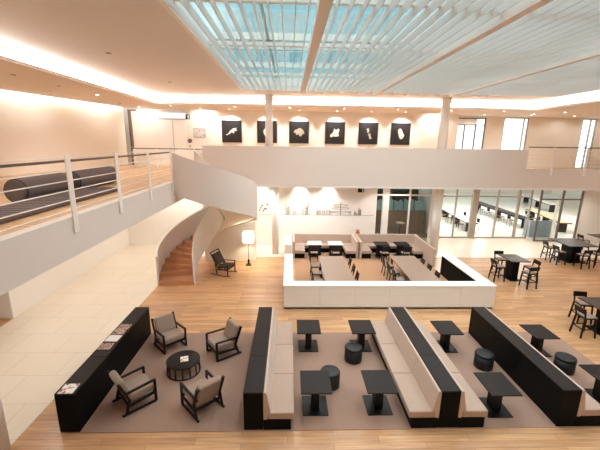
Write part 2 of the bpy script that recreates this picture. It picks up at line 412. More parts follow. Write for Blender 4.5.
for j in range(121):
    s = -0.02 + (math.radians(165)) * j / 120; z = zs(s)
    hi = z + 1.1 + 0.12 * max(0, 1 - s / 0.5)
    rows.append([P(RO - 0.02, s, hi + .002), P(RO + 0.09, s, hi + .002), P(RO + 0.09, s, hi + 0.035), P(RO - 0.02, s, hi + 0.035)])
b.sheet(rows).build('handrail', M['white'], st)
b = MB(); rows = []
q0 = (-4.03, 14.12); q1 = P(RI, math.radians(9), 0)
for j in range(8):                              # straight, tapering start beside the first step
    t = j / 8.0; x = q0[0] + (q1[0] - q0[0]) * t; y = q0[1] + (q1[1] - q0[1]) * t
    hi = .06 + 1.12 * math.sin(t * PI / 2 * .8)
    rows.append([(x + .06, y, 0.0), (x, y, 0.0), (x, y, hi), (x + .06, y, hi)])
for j in range(121):
    s = math.radians(9) + (E1 - math.radians(9)) * j / 120; z = zs(s)
    g = min(1.0, .951 + .049 * j / 10)
    lo = max(0.0, z - 0.4); hi = z * (1 if j > 12 else j / 12.0) + .06 + 1.12 * g
    rows.append([P(RI - 0.06, s, lo), P(RI, s, lo), P(RI, s, hi), P(RI - 0.06, s, hi)])
b.sheet(rows).build('inner_balustrade', M['white'], st)

# ================================================================ RAILINGS
def railing(label, ax, pos, a0, a1, z0, posts, hand_off, side, drop=0.32):
    t = thing('railing', label, 'railing')
    def pt(a, off, z): return (pos + off, a, z) if ax == 'Y' else (a, pos + off, z)
    for a in posts:
        b = MB()
        if ax == 'Y':
            b.box(pos - 0.012, pos + 0.012, a - 0.075, a + 0.075, z0 - drop, z0 + 1.17, 0.005)
            b.lathe([(0.05, pos - 0.03), (0.05, pos + 0.02)], 12, (0, a, z0 - 0.2), 'X')
        else:
            b.box(a - 0.06, a + 0.06, pos - 0.012, pos + 0.012, z0 - drop, z0 + 1.05, 0.005)
            b.lathe([(0.05, pos - 0.02), (0.05, pos + 0.02)], 12, (a, 0, z0 - 0.2 if drop else z0 + .06), 'Y')
        b.build('post', M['rail'], t)
    for i in range(5):
        z = z0 + 0.14 + i * 0.185
        MB().tube([pt(a0, side * 0.03, z), pt(a1, side * 0.03, z)], 0.011, 8).build('rail_bar', M['rail'], t)
    MB().tube([pt(a0, hand_off, z0 + 1.06), pt(a1, hand_off, z0 + 1.06)], 0.024, 10).build('handrail', M['darkrail'], t)
    MB().tube([pt(a0, 0, z0 + 1.14), pt(a1, 0, z0 + 1.14)], 0.008, 8).build('top_wire', M['rail'], t)
    return t
railing('white gallery railing with dark handrail along the left walkway', 'Y', -4.2, -3.9, 12.9, ZF + 0.03, (0.5, 2.6, 4.7, 6.85, 8.75, 10.7, 12.75), -0.1, -1)
railing('white railing with dark handrail at the right end of the bridge', 'X', 17.43, 11.92, 21.4, 4.87, (13.2, 14.9, 16.9, 19.0, 21.0), 0.1, 1)
railing('short railing with dark handrail by the upper left doors', 'X', 19.6, -8.6, -4.6, ZF + .002, (-8.4, -7.2, -6.0, -4.8), 0.1, 1, 0.0)

# gallery daybed mat and bolsters
m_ = thing('daybed_mat', 'low dark grey mat on the gallery floor behind the railing', 'mat', (-5.65, 8.2, ZF + 0.002))
b = MB().box(-0.5, 0.5, -2.9, 2.6, 0.0, 0.1, 0.03); b.build('cushion', M['roll'], m_)
b = MB()
for i in range(27): b.box(-0.49, 0.49, -2.8 + i * 0.2, -2.79 + i * 0.2, 0.1, 0.105)
b.build('stitching', M['charcoal'], m_)
for y0, y1, x, lb in ((8.35, 10.2, -6.42, 'large grey felt bolster on the gallery, nearer the viewer'), (10.5, 12.9, -6.42, 'grey felt bolster farther along the gallery')):
    r = 0.29
    o = thing('bolster', lb, 'bolster', (x, y0, ZF + r), 0, 'felt bolsters on the gallery')
    L = y1 - y0
    MB().lathe([(r * .8, 0), (r * .95, .03), (r, .1), (r, L - .1), (r * .95, L - .03), (r * .8, L)], 28, (0, 0, 0), 'Y').build('cover', M['roll'], o)
    MB().tube([(r * .95 * math.cos(a), 0.03, r * .95 * math.sin(a)) for a in [2 * PI * k / 24 for k in range(24)]], 0.012, 6, True).build('piping', M['charcoal'], o)

# ================================================================ UPPER WALL: pictures, signs, door
PX = [(-3.57, 'first black picture from the left, showing a pale running animal'), (-1.4, 'black picture behind the slim column, with a round pale shape'),
      (0.58, 'black picture right of the column, with a fuzzy pale hunched shape'), (2.82, 'black picture with a bright white sitting shape, fourth from left'),
      (4.9, 'black picture with two small dangling pale shapes, fifth from left'), (6.94, 'last black picture on the right, with a pale upright leafy shape')]
def blob(pts, n=1):
    return [(x, z) for x, z in pts]
FIG = [
 [[(-.42, -.22), (-.30, -.25), (-.12, -.13), (.02, -.02), (.10, -.12), (.16, -.10), (.14, .02), (.30, .04), (.36, .10), (.28, .14), (.34, .26), (.22, .20), (.12, .22), (-.02, .12), (-.14, .0), (-.24, -.16)]],
 [[(.10 * math.cos(a) * 2.4, .28 * math.sin(a)) for a in [2 * PI * k / 20 for k in range(20)]]],
 [[(-.36, 0), (-.28, .16), (-.14, .2), (0, .3), (.16, .26), (.3, .12), (.38, -.08), (.24, -.1), (.16, -.24), (.04, -.26), (-.04, -.1), (-.18, -.18), (-.22, -.04)]],
 [[(-.34, -.22), (-.26, -.3), (-.1, -.22), (.1, -.24), (.26, -.2), (.22, -.02), (.3, .22), (.2, .3), (.06, .18), (-.06, .3), (-.1, .1), (-.22, -.06), (-.3, -.1)]],
 [[(-.12, .3), (.0, .36), (.06, .2), (.02, .04), (-.06, .06), (-.08, .2)], [(-.02, -.04), (.14, .02), (.18, -.2), (.24, -.34), (.1, -.38), (.06, -.2)]],
 [[(-.2, .2), (-.1, .36), (.04, .32), (.12, .14), (.26, -.1), (.16, -.3), (.02, -.36), (-.1, -.2), (-.14, .0)]],
]
for i, ((x, lb), fig) in enumerate(zip(PX, FIG)):
    hw, hz = 0.61, 0.66
    o = thing('picture', lb, 'picture', (x, 22.49, 6.6), 0, 'black square pictures on the upper wall')
    MB().box(-hw, hw, -0.05, 0.0, -hz, hz, 0.006).build('board', M['picblack'], o)
    for poly in fig:
        MB().prism([(u * 0.92, v * 0.9) for u, v in poly], -0.054, -0.049, 'Y').build('figure', M['figuredim' if i in (2, 4) else 'figure'], o)

def exit_sign(loc, label):
    o = thing('exit_sign', label, 'sign', loc)
    MB().box(-.17, .17, -.05, 0, -.14, .14, .01).build('housing', M['black'], o)
    # white running figure beside a doorway
    b = MB()
    b.box(.05, .13, -.054, -.05, -.1, .1)
    b.lathe([(.022, -.054), (.022, -.05)], 10, (-.05, 0, .07), 'Y')
    b.bar((-.05, -.052, .04), (-.07, -.052, -.02), .03, .004); b.bar((-.07, -.052, -.02), (-.02, -.052, -.09), .02, .004)
    b.bar((-.07, -.052, -.02), (-.12, -.052, -.07), .02, .004); b.bar((-.05, -.052, .03), (.0, -.052, 0), .016, .004)
    b.build('pictogram', M['paper'], o)
exit_sign((-6.27, 22.49, 7.42), 'small dark exit sign high on the upper left wall')
exit_sign((4.15, 20.09, 3.38), 'small dark exit sign above the line drawing wall')
o = thing('notice', 'grey framed notice on the upper wall left of the pictures', 'notice', (-5.55, 22.49, 6.48))
MB().box(-.36, .36, -.03, 0, -.28, .28, .005).build('frame', M['frame'], o)
MB().box(-.32, .32, -.034, -.03, -.24, .24).build('sheet', print_mat('notice_print', (214, 206, 200), (130, 122, 118), (170, 162, 158), 9, .4), o)
o = thing('intercom', 'small dark round intercom on the upper left wall', 'intercom', (-6.17, 22.5, 6.0))
MB().lathe([(.13, -.05), (.13, 0)], 20, (0, 0, 0), 'Y').build('speaker', M['framedark'], o)
MB().box(-.05, .05, -.03, 0, -.42, -.26, .005).build('button_plate', M['frame'], o)
d = struct(MB().box(-7.95, -6.35, 22.44, 22.49, ZF, 7.25, .004).build('door_3', M['white']), 'white double door on the upper left wall')
MB().box(-7.17, -7.13, 22.435, 22.445, ZF, 7.2).build('door_gap', M['frame'], d)
MB().box(-7.95, -6.35, 22.40, 22.49, 7.25, 7.31).build('lintel', M['frame'], d)
MB().box(-7.95, -6.35, 22.42, 22.49, 7.31, 7.62).build('transom_light', M['winlight'], d)
MB().lathe([(.05, 22.40), (.05, 22.44)], 12, (-7.35, 0, 5.5), 'Y').build('door_knob', M['framedark'], d)
S('trim_5', M['framedark'], (-9.78, -9.62, 22.38, 22.49, ZF, 7.8), (-9.62, -9.3, 22.44, 22.49, 7.72, 7.8), label='dark door frame at the corner of the gallery')

# ================================================================ LOWER WALL: skyline drawing
o = thing('wall_drawing', 'thin grey line drawing of a skyline along the white back wall', 'drawing', (0, 20.095, 0))
b = MB()
b.box(-1.75, 5.0, -.006, 0, 1.86, 1.875); b.build('ground_line', M['ink'], o)
rnd = random.Random(3)
def outline(b, x0, x1, z0, z1, t=.011):
    b.box(x0, x0 + t, -.006, 0, z0, z1); b.box(x1 - t, x1, -.006, 0, z0, z1); b.box(x0, x1, -.006, 0, z1 - t, z1)
for cx, w, n, hm in ((-.15, .34, 6, .62), (.3, .3, 3, .3), (.75, .5, 6, .5), (1.08, .2, 3, .8), (1.75, .5, 5, .34), (2.15, .5, 6, .42), (3.75, .5, 4, .3), (4.1, .25, 4, .5)):
    b = MB()
    for k in range(n):
        x = cx + rnd.uniform(-w / 2, w / 2); ww = rnd.uniform(.05, .16); h = hm * rnd.uniform(.35, 1)
        outline(b, x, x + ww, 1.87, 1.87 + h)
        if rnd.random() < .5:
            for q in range(int(h / .1)): b.box(x, x + ww, -.006, 0, 1.9 + q * .1, 1.908 + q * .1)
    b.build('building_outline', M['ink'], o)
b = MB(); b.box(3.0, 3.03, -.006, 0, 1.87, 2.65)
for z, r in ((2.05, .6), (2.28, .5), (2.45, .42)): b.tube([(3.015 + r * math.cos(a), -.003, z + .05 * math.sin(a)) for a in [2 * PI * k / 24 for k in range(24)]], .008, 5, True)
b.build('tower_outline', M['ink'], o)
for k in range(7):
    MB().lathe([(.05, -.006), (.05, 0)], 8, (-1.72 + .075 * k, 0, 2.05 + .5 * rnd.random()), 'Y').build('balloon_mark', M['ink'], o)
o = thing('floor_vase', 'slender orange-brown wooden stand against the back wall behind the booths', 'stand', (4.04, 19.82, 0))
MB().lathe([(.14, 0), (.14, .03), (.03, .06), (.03, .55), (.06, .6)], 16).build('base', M['orange'], o)
MB().lathe([(.05, .6), (.11, .7), (.13, .85), (.09, .98), (.11, 1.05)], 16).build('bowl', M['orange'], o)

# ================================================================ FURNITURE
# --- carpet under the lounge
tag(MB().box(-4.34, 8.7, 6.27, 10.22, 0.001, 0.012).build('carpet', M['carpet']), 'taupe carpet under the lounge benches and armchairs', 'carpet')
FZ = 0.013

def split_y(b, x0, x1, z0, z1, Y0, L, n, gap, bev):
    for i in range(n):
        b.box(x0, x1, Y0 + L * i / n + gap / 2, Y0 + L * (i + 1) / n - gap / 2, z0, z1, bev)

# low magazine unit at the left edge of the carpet
u = thing('low_cabinet', 'long black low cabinet topped with magazines at the edge of the carpet', 'cabinet', (-4.77, 6.29, 0.013))
b = MB(); split_y(b, 0, .41, 0.0, .885, 0, 3.9, 3, .004, .004); b.build('body', M['black'], u)
b = MB(); split_y(b, 0, .41, .887, .917, 0, 3.9, 3, .008, .004); b.build('top', M['blacktop'], u)

def bench(name, label, x, sides):
    t = thing(name, label, 'bench', (x, 6.29, FZ), 0, 'back-to-wall lounge benches on the carpet')
    b = MB(); split_y(b, 0, .41, 0, .885, 0, 3.9, 3, .003, .004); b.build('cabinet', M['black'], t)
    b = MB(); split_y(b, 0, .41, .887, .917, 0, 3.9, 3, .008, .004); b.build('cabinet_top', M['blacktop'], t)
    for sd in sides:
        def X(v): return (.41 + v) if sd > 0 else -v
        def bx(bb, a0, a1, *r, **k):
            p, q = X(a0), X(a1); return bb.box(min(p, q), max(p, q), *r, **k)
        b = MB(); bx(b, .01, .59, 0, 3.9, 0, .245); b.build('seat_base', M['black'], t)
        for i in range(3):
            y0, y1 = 1.3 * i + .004, 1.3 * (i + 1) - .004
            b = MB(); bx(b, .09, .655, y0, y1, .25, .415, bev=.025); b.build('seat_cushion', M['fabric'], t)
            pl = [(X(.004), .25), (X(.085), .25), (X(.085), .42), (X(.16), .425), (X(.075), .885), (X(.06), .91), (X(.02), .91), (X(.004), .88)]
            if sd < 0: pl = pl[::-1]
            b = MB(); b.prism(pl, y0, y1, 'Y', bev=.008); b.build('back_cushion', M['fabricb'], t)
    return t
bench('lounge_bench', 'beige lounge bench with black back panel facing right, left of the tables', -.93, (1,))
bench('lounge_bench', 'double-sided beige bench with a black spine between the table rows', 3.26, (-1, 1))
bench('lounge_bench', 'beige bench on the right whose tall black back faces the viewer', 5.89, (1,))

# --- lounge tables
def lounge_table(label, x, y):
    t = thing('lounge_table', label, 'table', (x, y, FZ), 0, 'dark square pedestal tables in the lounge')
    MB().box(-.345, .345, -.40, .40, .625, .655, .004).build('table_top', M['blacktop'], t)
    MB().box(-.09, .09, -.14, .14, .02, .625, .006).build('column', M['dark'], t)
    MB().box(-.29, .29, -.32, .32, 0, .018, .004).build('base_plate', M['dark'], t)
    return t
t0 = lounge_table('dark pedestal table at the far end of the left bench', .6, 9.45)
for lb, x, y in (('dark pedestal table at the near end of the left bench, stool behind it', .63, 6.98),
                 ('dark pedestal table with a stool at its foot, far end of the middle bench', 2.19, 9.44),
                 ('dark pedestal table before the near left seat of the double bench', 2.1, 6.98),
                 ('dark pedestal table between the double bench and black back, far end', 4.74, 9.38),
                 ('dark pedestal table between the double bench and black back, near end', 4.81, 6.87),
                 ('dark pedestal table right of the black back, far end by the bar chairs', 7.41, 9.14),
                 ('dark pedestal table cut by the right edge of the view', 7.64, 7.15)):
    clone(t0, lb, (x, y, FZ))

# --- round stools
def stool(label, x, y):
    t = thing('stool', label, 'stool', (x, y, FZ), 0, 'round black leather stools')
    r = .245
    MB().lathe([(r - .03, 0), (r - .005, .01), (r, .04), (r, .37)], 36).build('body', M['leather'], t)
    MB().lathe([(r, .372), (r + .003, .39), (r - .005, .42), (r - .04, .432), (.05, .434)], 36).build('seat_pad', M['leather'], t)
    MB().tube([((r + .002) * math.cos(a), (r + .002) * math.sin(a), .371) for a in [2 * PI * k / 36 for k in range(36)]], .006, 6, True).build('piping', M['dark'], t)
    return t
s0 = stool('round black stool behind the near table of the left bench', 1.06, 7.69)
for lb, x, y in (('round black stool in front of the far table of the double bench', 1.84, 8.75),
                 ('round black stool against the tall black bench back', 5.41, 8.41),
                 ('round black stool right of the black bench back', 7.55, 8.22)):
    clone(s0, lb, (x, y, FZ))

# --- armchairs (front towards +Y)
def armchair(label, x, y, rz):
    t = thing('armchair', label, 'armchair', (x, y, FZ), rz, 'black framed lounge armchairs')
    for sx in (-1, 1):
        X = sx * .325
        b = MB()
        b.bar((X, .33, .026), (X, -.42, .026), .045, .045, .006)          # runner
        b.bar((X, .33, 0.02), (X, .33, .58), .045, .06, .006)
        b.bar((X, .35, .575), (X, -.28, .54), .06, .036, .006)           # arm
        b.bar((X, -.33, .03), (X, -.24, .36), .045, .06, .006)
        b.bar((X, -.24, .34), (X, -.44, .84), .045, .06, .006)          # raked back post
        b.bar((X, .33, .26), (X, -.27, .20), .04, .06, .006)
        b.build('side_frame', M['dark'], t)
    b = MB(); b.bar((-.325, .33, .26), (.325, .33, .26), .04, .06, .006); b.bar((-.325, -.27, .2), (.325, -.27, .2), .04, .06, .006); b.build('seat_rail', M['dark'], t)
    for y0, z0 in ((-.30, .47), (-.42, .79)):
        MB().bar((-.325, y0, z0), (.325, y0, z0), .035, .065, .006).build('back_slat', M['dark'], t)
    MB().box(-.295, .295, -.26, .34, .27, .43, .045, Matrix.Rotation(math.radians(4), 3, 'X')).build('seat_cushion', M['taupe'], t)
    MB().box(-.29, .29, -.385, -.225, .37, .87, .055, Matrix.Rotation(math.radians(21), 3, 'X')).build('back_cushion', M['taupe'], t)
    return t
def face(dx, dy): return math.atan2(dy, dx) - PI / 2
a0 = armchair('taupe armchair at the back of the group, nearest the black cabinet', -3.52, 9.49, face(.68, -.73))
clone(a0, 'taupe armchair facing left, between the round table and the bench', (-1.9, 9.13, FZ), face(-.8, -.6))
clone(a0, 'taupe armchair nearest the magazines on the cabinet, turned to the right', (-3.57, 7.2, FZ), face(.73, .69))
clone(a0, 'taupe armchair seen from behind, nearest the front edge of the carpet', (-1.99, 7.03, FZ), face(-.68, .73))

# --- coffee table
t = thing('coffee_table', 'round black slatted coffee table between the four armchairs', 'table', (-2.78, 8.3, FZ))
MB().lathe([(.41, .31), (.43, .315), (.43, .345), (.42, .352), (.05, .353)], 48).build('table_top', M['blacktop'], t)
MB().tube([(.42 * math.cos(a), .42 * math.sin(a), .018) for a in [2 * PI * k / 48 for k in range(48)]], .018, 8, True).build('base_ring', M['dark'], t)
for k in range(14):
    a = 2 * PI * k / 14
    MB().bar((.415 * math.cos(a), .415 * math.sin(a), .02), (.415 * math.cos(a), .415 * math.sin(a), .32), .03, .02, 0, (math.cos(a), math.sin(a), 0)).build('slat', M['dark'], t)

# --- magazines
def magazine(label, x, y, z, w, h, rz, m, group=None):
    t = thing('magazine', label, 'magazine', (x, y, z), rz, group)
    MB().box(-w / 2, w / 2, -h / 2, h / 2, 0.001, .008, .001).build('pages', M['paper'], t)
    MB().box(-w / 2 + .004, w / 2 - .004, -h / 2 + .004, h / 2 - .004, .0085, .0095).build('cover', m, t)
CT = .93
magazine('white magazine with a picture cover at the near end of the cabinet', -4.57, 6.46, CT, .3, .3, .02, mag_mats[0])
magazine('reddish patterned magazine midway on the cabinet, before the blank white one', -4.6, 8.02, CT, .3, .27, .05, mag_mats[1])
magazine('blank white magazine between the patterned ones on the cabinet', -4.58, 8.39, CT, .32, .3, -.04, M['paper'])
magazine('brown patterned magazine just beyond the blank white one', -4.58, 8.72, CT, .29, .24, .03, mag_mats[2])
magazine('dark patterned magazine farthest along the black cabinet', -4.57, 8.99, CT, .3, .25, -.03, mag_mats[1])
magazine('small crumpled looking leaflet on the round coffee table', -2.75, 8.3, FZ + .354, .2, .24, .3, mag_mats[0])

# --- rocking chair and floor lamp
t = thing('rocking_chair', 'dark rocking chair with charcoal cushions beside the staircase', 'rocking chair', (-2.95, 15.42, 0.0), face(.93, -.36))
for sx in (-1, 1):
    X = sx * .33
    b = MB()
    b.tube([(X, -.55 + .1 * i, .018 + .16 * ((-.05 + -.5 + .1 * i) ** 2)) for i in range(11)], .018, 8)
    b.bar((X, .33, .05), (X, .33, .6), .035, .045, .005); b.bar((X, .36, .6), (X, -.22, .56), .05, .03, .005)
    b.bar((X, -.22, .06), (X, -.3, .56), .035, .045, .005); b.bar((X, -.14, .34), (X, -.55, 1.08), .035, .05, .005)
    b.bar((X, .33, .36), (X, -.2, .3), .03, .05, .005)
    b.build('side_frame', M['dark'], t)
b = MB(); b.bar((-.33, .33, .36), (.33, .33, .36), .03, .05); b.bar((-.33, -.54, 1.06), (.33, -.54, 1.06), .03, .05); b.bar((-.33, -.32, .66), (.33, -.32, .66), .03, .05); b.build('back_rail', M['dark'], t)
MB().box(-.3, .3, -.22, .38, .36, .49, .04, Matrix.Rotation(math.radians(6), 3, 'X')).build('seat_cushion', M['charcoal'], t)
MB().box(-.29, .29, -.4, -.28, .46, 1.02, .04, Matrix.Rotation(math.radians(28), 3, 'X')).build('back_cushion', M['charcoal'], t)

t = thing('floor_lamp', 'lit floor lamp with a white drum shade beside the rocking chair', 'lamp', (-2.0, 16.65, 0))
MB().box(-.13, .13, -.13, .13, 0, .05, .01).box(-.05, .05, -.05, .05, .05, .3, .02).build('base', M['dark'], t)
MB().tube([(0, 0, .28), (0, 0, 1.5)], .014, 10).build('pole', M['dark'], t)
b = MB(); b.lathe([(.27, 1.2), (.26, 1.7)], 32, cap=False); b.build('lamp_shade', M['shade'], t)
MB().lathe([(.02, 1.45), (.05, 1.5), (.05, 1.55), (.02, 1.6)], 16).build('bulb', emit('bulb_glow', (255, 238, 210), 40), t)

# ================================================================ DINING ENCLOSURE
tag(MB().box(.3, 7.2, 12.36, 18.6, 0.001, 0.012).build('dining_carpet', M['carpet2']), 'brown carpet inside the white dining enclosure', 'carpet')
e = thing('low_partition', 'low white panelled wall around the dining tables', 'partition', (0, 0, 0))
b = MB()
for i in range(6):
    x0 = -.18 + i * 7.87 / 6
    b.box(x0 + .004, x0 + 7.87 / 6 - .004, 11.87, 11.9, .08, .6); b.box(x0 + .004, x0 + 7.87 / 6 - .004, 11.87, 11.9, .608, .9)
b.build('front_panel', M['white'], e)
MB().box(-.17, 7.68, 11.9, 12.3, 0.0, .9).build('core', M['white'], e)
MB().box(-.18, .16, 12.3, 15.6, 0, .9).build('left_side', M['white'], e)
b = MB().prism([(7.25, 12.3), (7.68, 12.3), (7.68, 15.5), (7.3, 15.5)], 0, .9); b.build('right_side', M['white'], e)
MB().box(7.19, 7.24, 12.32, 15.48, 0.02, .88).build('black_cladding', M['black'], e)
b = MB(); b.box(-.2, 7.7, 11.85, 12.32, .902, .935, .004); b.box(-.2, .18, 12.322, 15.62, .902, .935, .004); b.box(7.2, 7.7, 12.322, 15.52, .902, .935, .004); b.build('coping', M['white'], e)
MB().box(-.15, 7.66, 11.9, 11.92, 0.0, .08).build('plinth', M['frame'], e)

def booth(label, x0, x1):
    t = thing('dining_booth', label, 'booth', (0, 0, 0.012), 0, 'U-shaped beige booths in the dining enclosure')
    yb, yf = 19.35, 17.0
    MB().box(x0 + .06, x0 + .62, yf + .7, yb - .7, 0, .25).box(x1 - .62, x1 - .06, yf + .7, yb - .7, 0, .25).box(x0 + .06, x1 - .06, yb - .66, yb - .06, 0, .25).build('seat_base', M['black'], t)
    MB().box(x0 + .12, x0 + .66, yf + .68, yb - .7, .255, .42, .025).build('seat_cushion', M['fabric'], t)
    MB().box(x1 - .66, x1 - .12, yf + .68, yb - .7, .255, .42, .025).build('seat_cushion', M['fabric'], t)
    MB().box(x0 + .12, x1 - .12, yb - .69, yb - .14, .255, .42, .025).build('seat_cushion', M['fabric'], t)
    MB().box(x0, x0 + .11, yf + .65, yb, .0, .93, .01).build('side_back', M['fabricb'], t)
    MB().box(x1 - .11, x1, yf + (.65 if x1 < 5 else -.6), yb, .0, .93, .01).build('side_back', M['fabricb'], t)
    MB().box(x0 + .115, x1 - .115, yb - .13, yb, .0, .93, .01).build('back_cushion', M['taupe'] if False else M['fabricb'], t)
    return t
booth('beige U-shaped booth on the left, under the line drawing', .2, 3.68)
booth('beige U-shaped booth on the right, in front of the courtyard window', 3.76, 7.3)
tag(MB().box(-.22, .14, 17.2, 19.2, 0, .9, .01).build('side_cabinet', M['white']), 'low white cabinet end left of the booth beside the slim column', 'cabinet')

def booth_table(label, x, y, m):
    t = thing('booth_table', label, 'table', (x, y, .012), 0, 'small tables in front of the booth seats')
    MB().box(-.38, .38, -.36, .36, .70, .73, .004).build('table_top', m, t)
    MB().box(-.34, .34, -.34, -.28, .12, .70, .004).build('modesty_panel', M['dark'], t)
    MB().box(-.1, .1, -.1, .1, .02, .70).build('column', M['dark'], t)
    MB().box(-.3, .3, -.28, .28, 0, .02).build('base_plate', M['dark'], t)
    return t
booth_table('pale-topped booth table at the left end', 1.38, 18.15, M['canteentop'])
booth_table('pale-topped booth table nearer the booth divider', 2.5, 18.12, M['canteentop'])
booth_table('dark booth table just right of the booth divider', 5.0, 18.08, M['blacktop'])
booth_table('dark booth table at the right end by the column', 6.1, 18.08, M['blacktop'])

# --- dining chairs
def dining_chair(label, x, y, rz, group):
    t = thing('dining_chair', label, 'chair', (x, y, .016), rz, group)
    for sx in (-1, 1):
        MB().bar((sx * .2, .2, 0), (sx * .19, .18, .43), .03, .03, .003).build('leg', M['dark'], t)
        MB().bar((sx * .2, -.23, 0), (sx * .19, -.19, .43), .03, .03, .003).build('leg', M['dark'], t)
    MB().box(-.22, .22, -.21, .22, .41, .44, .005).build('seat', M['dark'], t)
    MB().box(-.2, .2, -.19, .2, .441, .475, .015).build('seat_pad', M['padgrey'], t)
    for sx in (-.19, .19): MB().bar((sx, -.2, .43), (sx, -.28, .84), .03, .03, .003).build('back_post', M['dark'], t)
    MB().box(-.215, .215, -.28, -.245, .56, .88, .01, Matrix.Rotation(math.radians(10), 3, 'X')).build('backrest', M['leather'], t)
    return t
def long_table(label, x0, x1, y0, y1):
    t = thing('long_table', label, 'table', ((x0 + x1) / 2, (y0 + y1) / 2, .012), 0, 'long taupe dining tables')
    w, l = (x1 - x0) / 2, (y1 - y0) / 2
    MB().box(-w, w, -l, l, .70, .735, .005).build('table_top', M['tabletaupe'], t)
    MB().box(-w + .06, w - .06, -l + .06, l - .06, .62, .70).build('apron', M['dark'], t)
    for sx in (-1, 1):
        for sy in (-1, 1):
            MB().box(sx * (w - .1) - .04, sx * (w - .1) + .04, sy * (l - .12) - .04, sy * (l - .12) + .04, 0, .62).build('leg', M['dark'], t)
    return t
long_table('long taupe dining table on the left inside the enclosure', 1.42, 2.62, 12.62, 15.85)
long_table('long taupe dining table on the right inside the enclosure', 4.85, 6.05, 12.62, 15.95)
GC = 'dark chairs at the long dining tables'
dc = dining_chair('dark chair on the left side of the left long table, farthest back', 1.24, 15.3, -PI / 2, GC)
for lb, x, y, r in (('dark chair on the left side of the left long table, middle', 1.24, 14.4, -PI / 2), ('dark chair on the left side of the left long table, nearest the white wall', 1.24, 13.5, -PI / 2),
                    ('dark chair on the right side of the left long table, farthest back', 2.55, 15.15, PI / 2), ('dark chair on the right side of the left long table, middle', 2.55, 14.25, PI / 2), ('dark chair on the right side of the left long table, nearest the white wall', 2.55, 13.4, PI / 2),
                    ('dark chair on the left side of the right long table, farthest back', 4.66, 15.4, -PI / 2), ('dark chair on the left side of the right long table, middle', 4.66, 14.55, -PI / 2), ('dark chair on the left side of the right long table, nearest the white wall', 4.66, 13.7, -PI / 2),
                    ('dark chair on the right side of the right long table, farthest back', 5.88, 15.1, PI / 2), ('dark chair on the right side of the right long table, middle', 5.88, 14.3, PI / 2), ('dark chair on the right side of the right long table, nearest the white wall', 5.88, 13.45, PI / 2)):
    clone(dc, lb, (x, y, .016), r)
GB = 'dark chairs facing the booth tables'
for lb, x, y in (('dark chair facing the leftmost booth table', 1.3, 17.35), ('dark chair facing the booth table next to the divider, on its left', 2.42, 17.3), ('dark chair facing the dark booth table right of the divider', 4.98, 17.3), ('dark chair facing the booth table nearest the column', 6.1, 17.3)):
    clone(dc, lb, (x, y, .016), 0, GB)

# ================================================================ BAR TABLES AND CHAIRS
def bar_table(label, x, y, hx, hy):
    t = thing('bar_table', label, 'table', (x, y, 0), 0, 'high dark bar tables')
    MB().box(-hx, hx, -hy, hy, .96, 1.0, .005).build('table_top', M['bartop'], t)
    MB().box(-hx * .32, hx * .32, -min(hy * .5, .4), min(hy * .5, .4), .03, .96, .03).build('pedestal', M['black'], t)
    MB().box(-hx * .6, hx * .6, -min(hy * .7, .6), min(hy * .7, .6), 0, .03, .008).build('base_plate', M['black'], t)
    return t
def bar_chair(label, x, y, rz):
    t = thing('bar_chair', label, 'chair', (x, y, 0), rz, 'dark bar chairs at the high tables')
    for sx in (-1, 1):
        MB().bar((sx * .22, .22, 0), (sx * .18, .18, .66), .045, .045, .004).build('leg', M['dark'], t)
        MB().bar((sx * .22, -.25, 0), (sx * .18, -.19, .66), .045, .045, .004).build('leg', M['dark'], t)
    MB().box(-.21, .21, -.21, .21, .64, .675, .006).build('seat', M['dark'], t)
    MB().box(-.195, .195, -.18, .2, .676, .71, .014).build('seat_pad', M['padgrey'], t)
    b = MB()
    b.bar((-.205, .205, .24), (.205, .205, .24), .025, .03); b.bar((-.21, .2, .3), (-.21, -.22, .3), .025, .03); b.bar((.21, .2, .3), (.21, -.22, .3), .025, .03); b.bar((-.205, -.225, .3), (.205, -.225, .3), .025, .03)
    b.build('footrest', M['dark'], t)
    for sx in (-.18, .18): MB().bar((sx, -.19, .66), (sx * 1.06, -.25, .98), .04, .04, .004).build('back_post', M['dark'], t)
    MB().box(-.215, .215, -.28, -.235, .82, 1.0, .012, Matrix.Rotation(math.radians(8), 3, 'X')).build('backrest', M['dark'], t)
    return t
bar_table('small high dark table behind the corner of the white partition', 10.3, 14.95, .42, .54)
bar_table('large high dark table in front of the glass wall', 15.2, 17.62, .78, .8)
bar_table('high dark table farthest right, beside the white wall', 18.5, 19.0, .95, .45)
bar_table('high dark table cut by the right edge, nearest the lounge', 10.6, 10.27, .75, .5)
bc = bar_chair('bar chair on the left of the small high table, seat towards the viewer', 9.5, 14.75, -PI / 2)
for lb, x, y, r in (('bar chair behind the small high table, only its back above the top', 10.2, 15.75, PI - .1),
                    ('bar chair in front of the small high table with its back to the viewer', 10.4, 13.95, .1),
                    ('bar chair on the right of the small high table', 10.9, 14.6, PI / 2),
                    ('bar chair at the left side of the large high table, nearer corner', 14.05, 16.95, -PI / 2),
                    ('bar chair at the far left corner of the large high table', 14.1, 17.75, -PI / 2 - .1),
                    ('bar chair in front of the large high table, on the left', 14.85, 16.42, .05),
                    ('bar chair in front of the large high table, on the right', 15.7, 16.6, -.05),
                    ('bar chair at the left end of the farthest right high table', 17.25, 19.25, -PI / 2),
                    ('bar chair left of the table cut by the right edge', 9.62, 10.05, -PI / 2),
                    ('bar chair behind the table cut by the right edge', 10.3, 10.98, PI - .15)):
    clone(bc, lb, (x, y, 0), r)

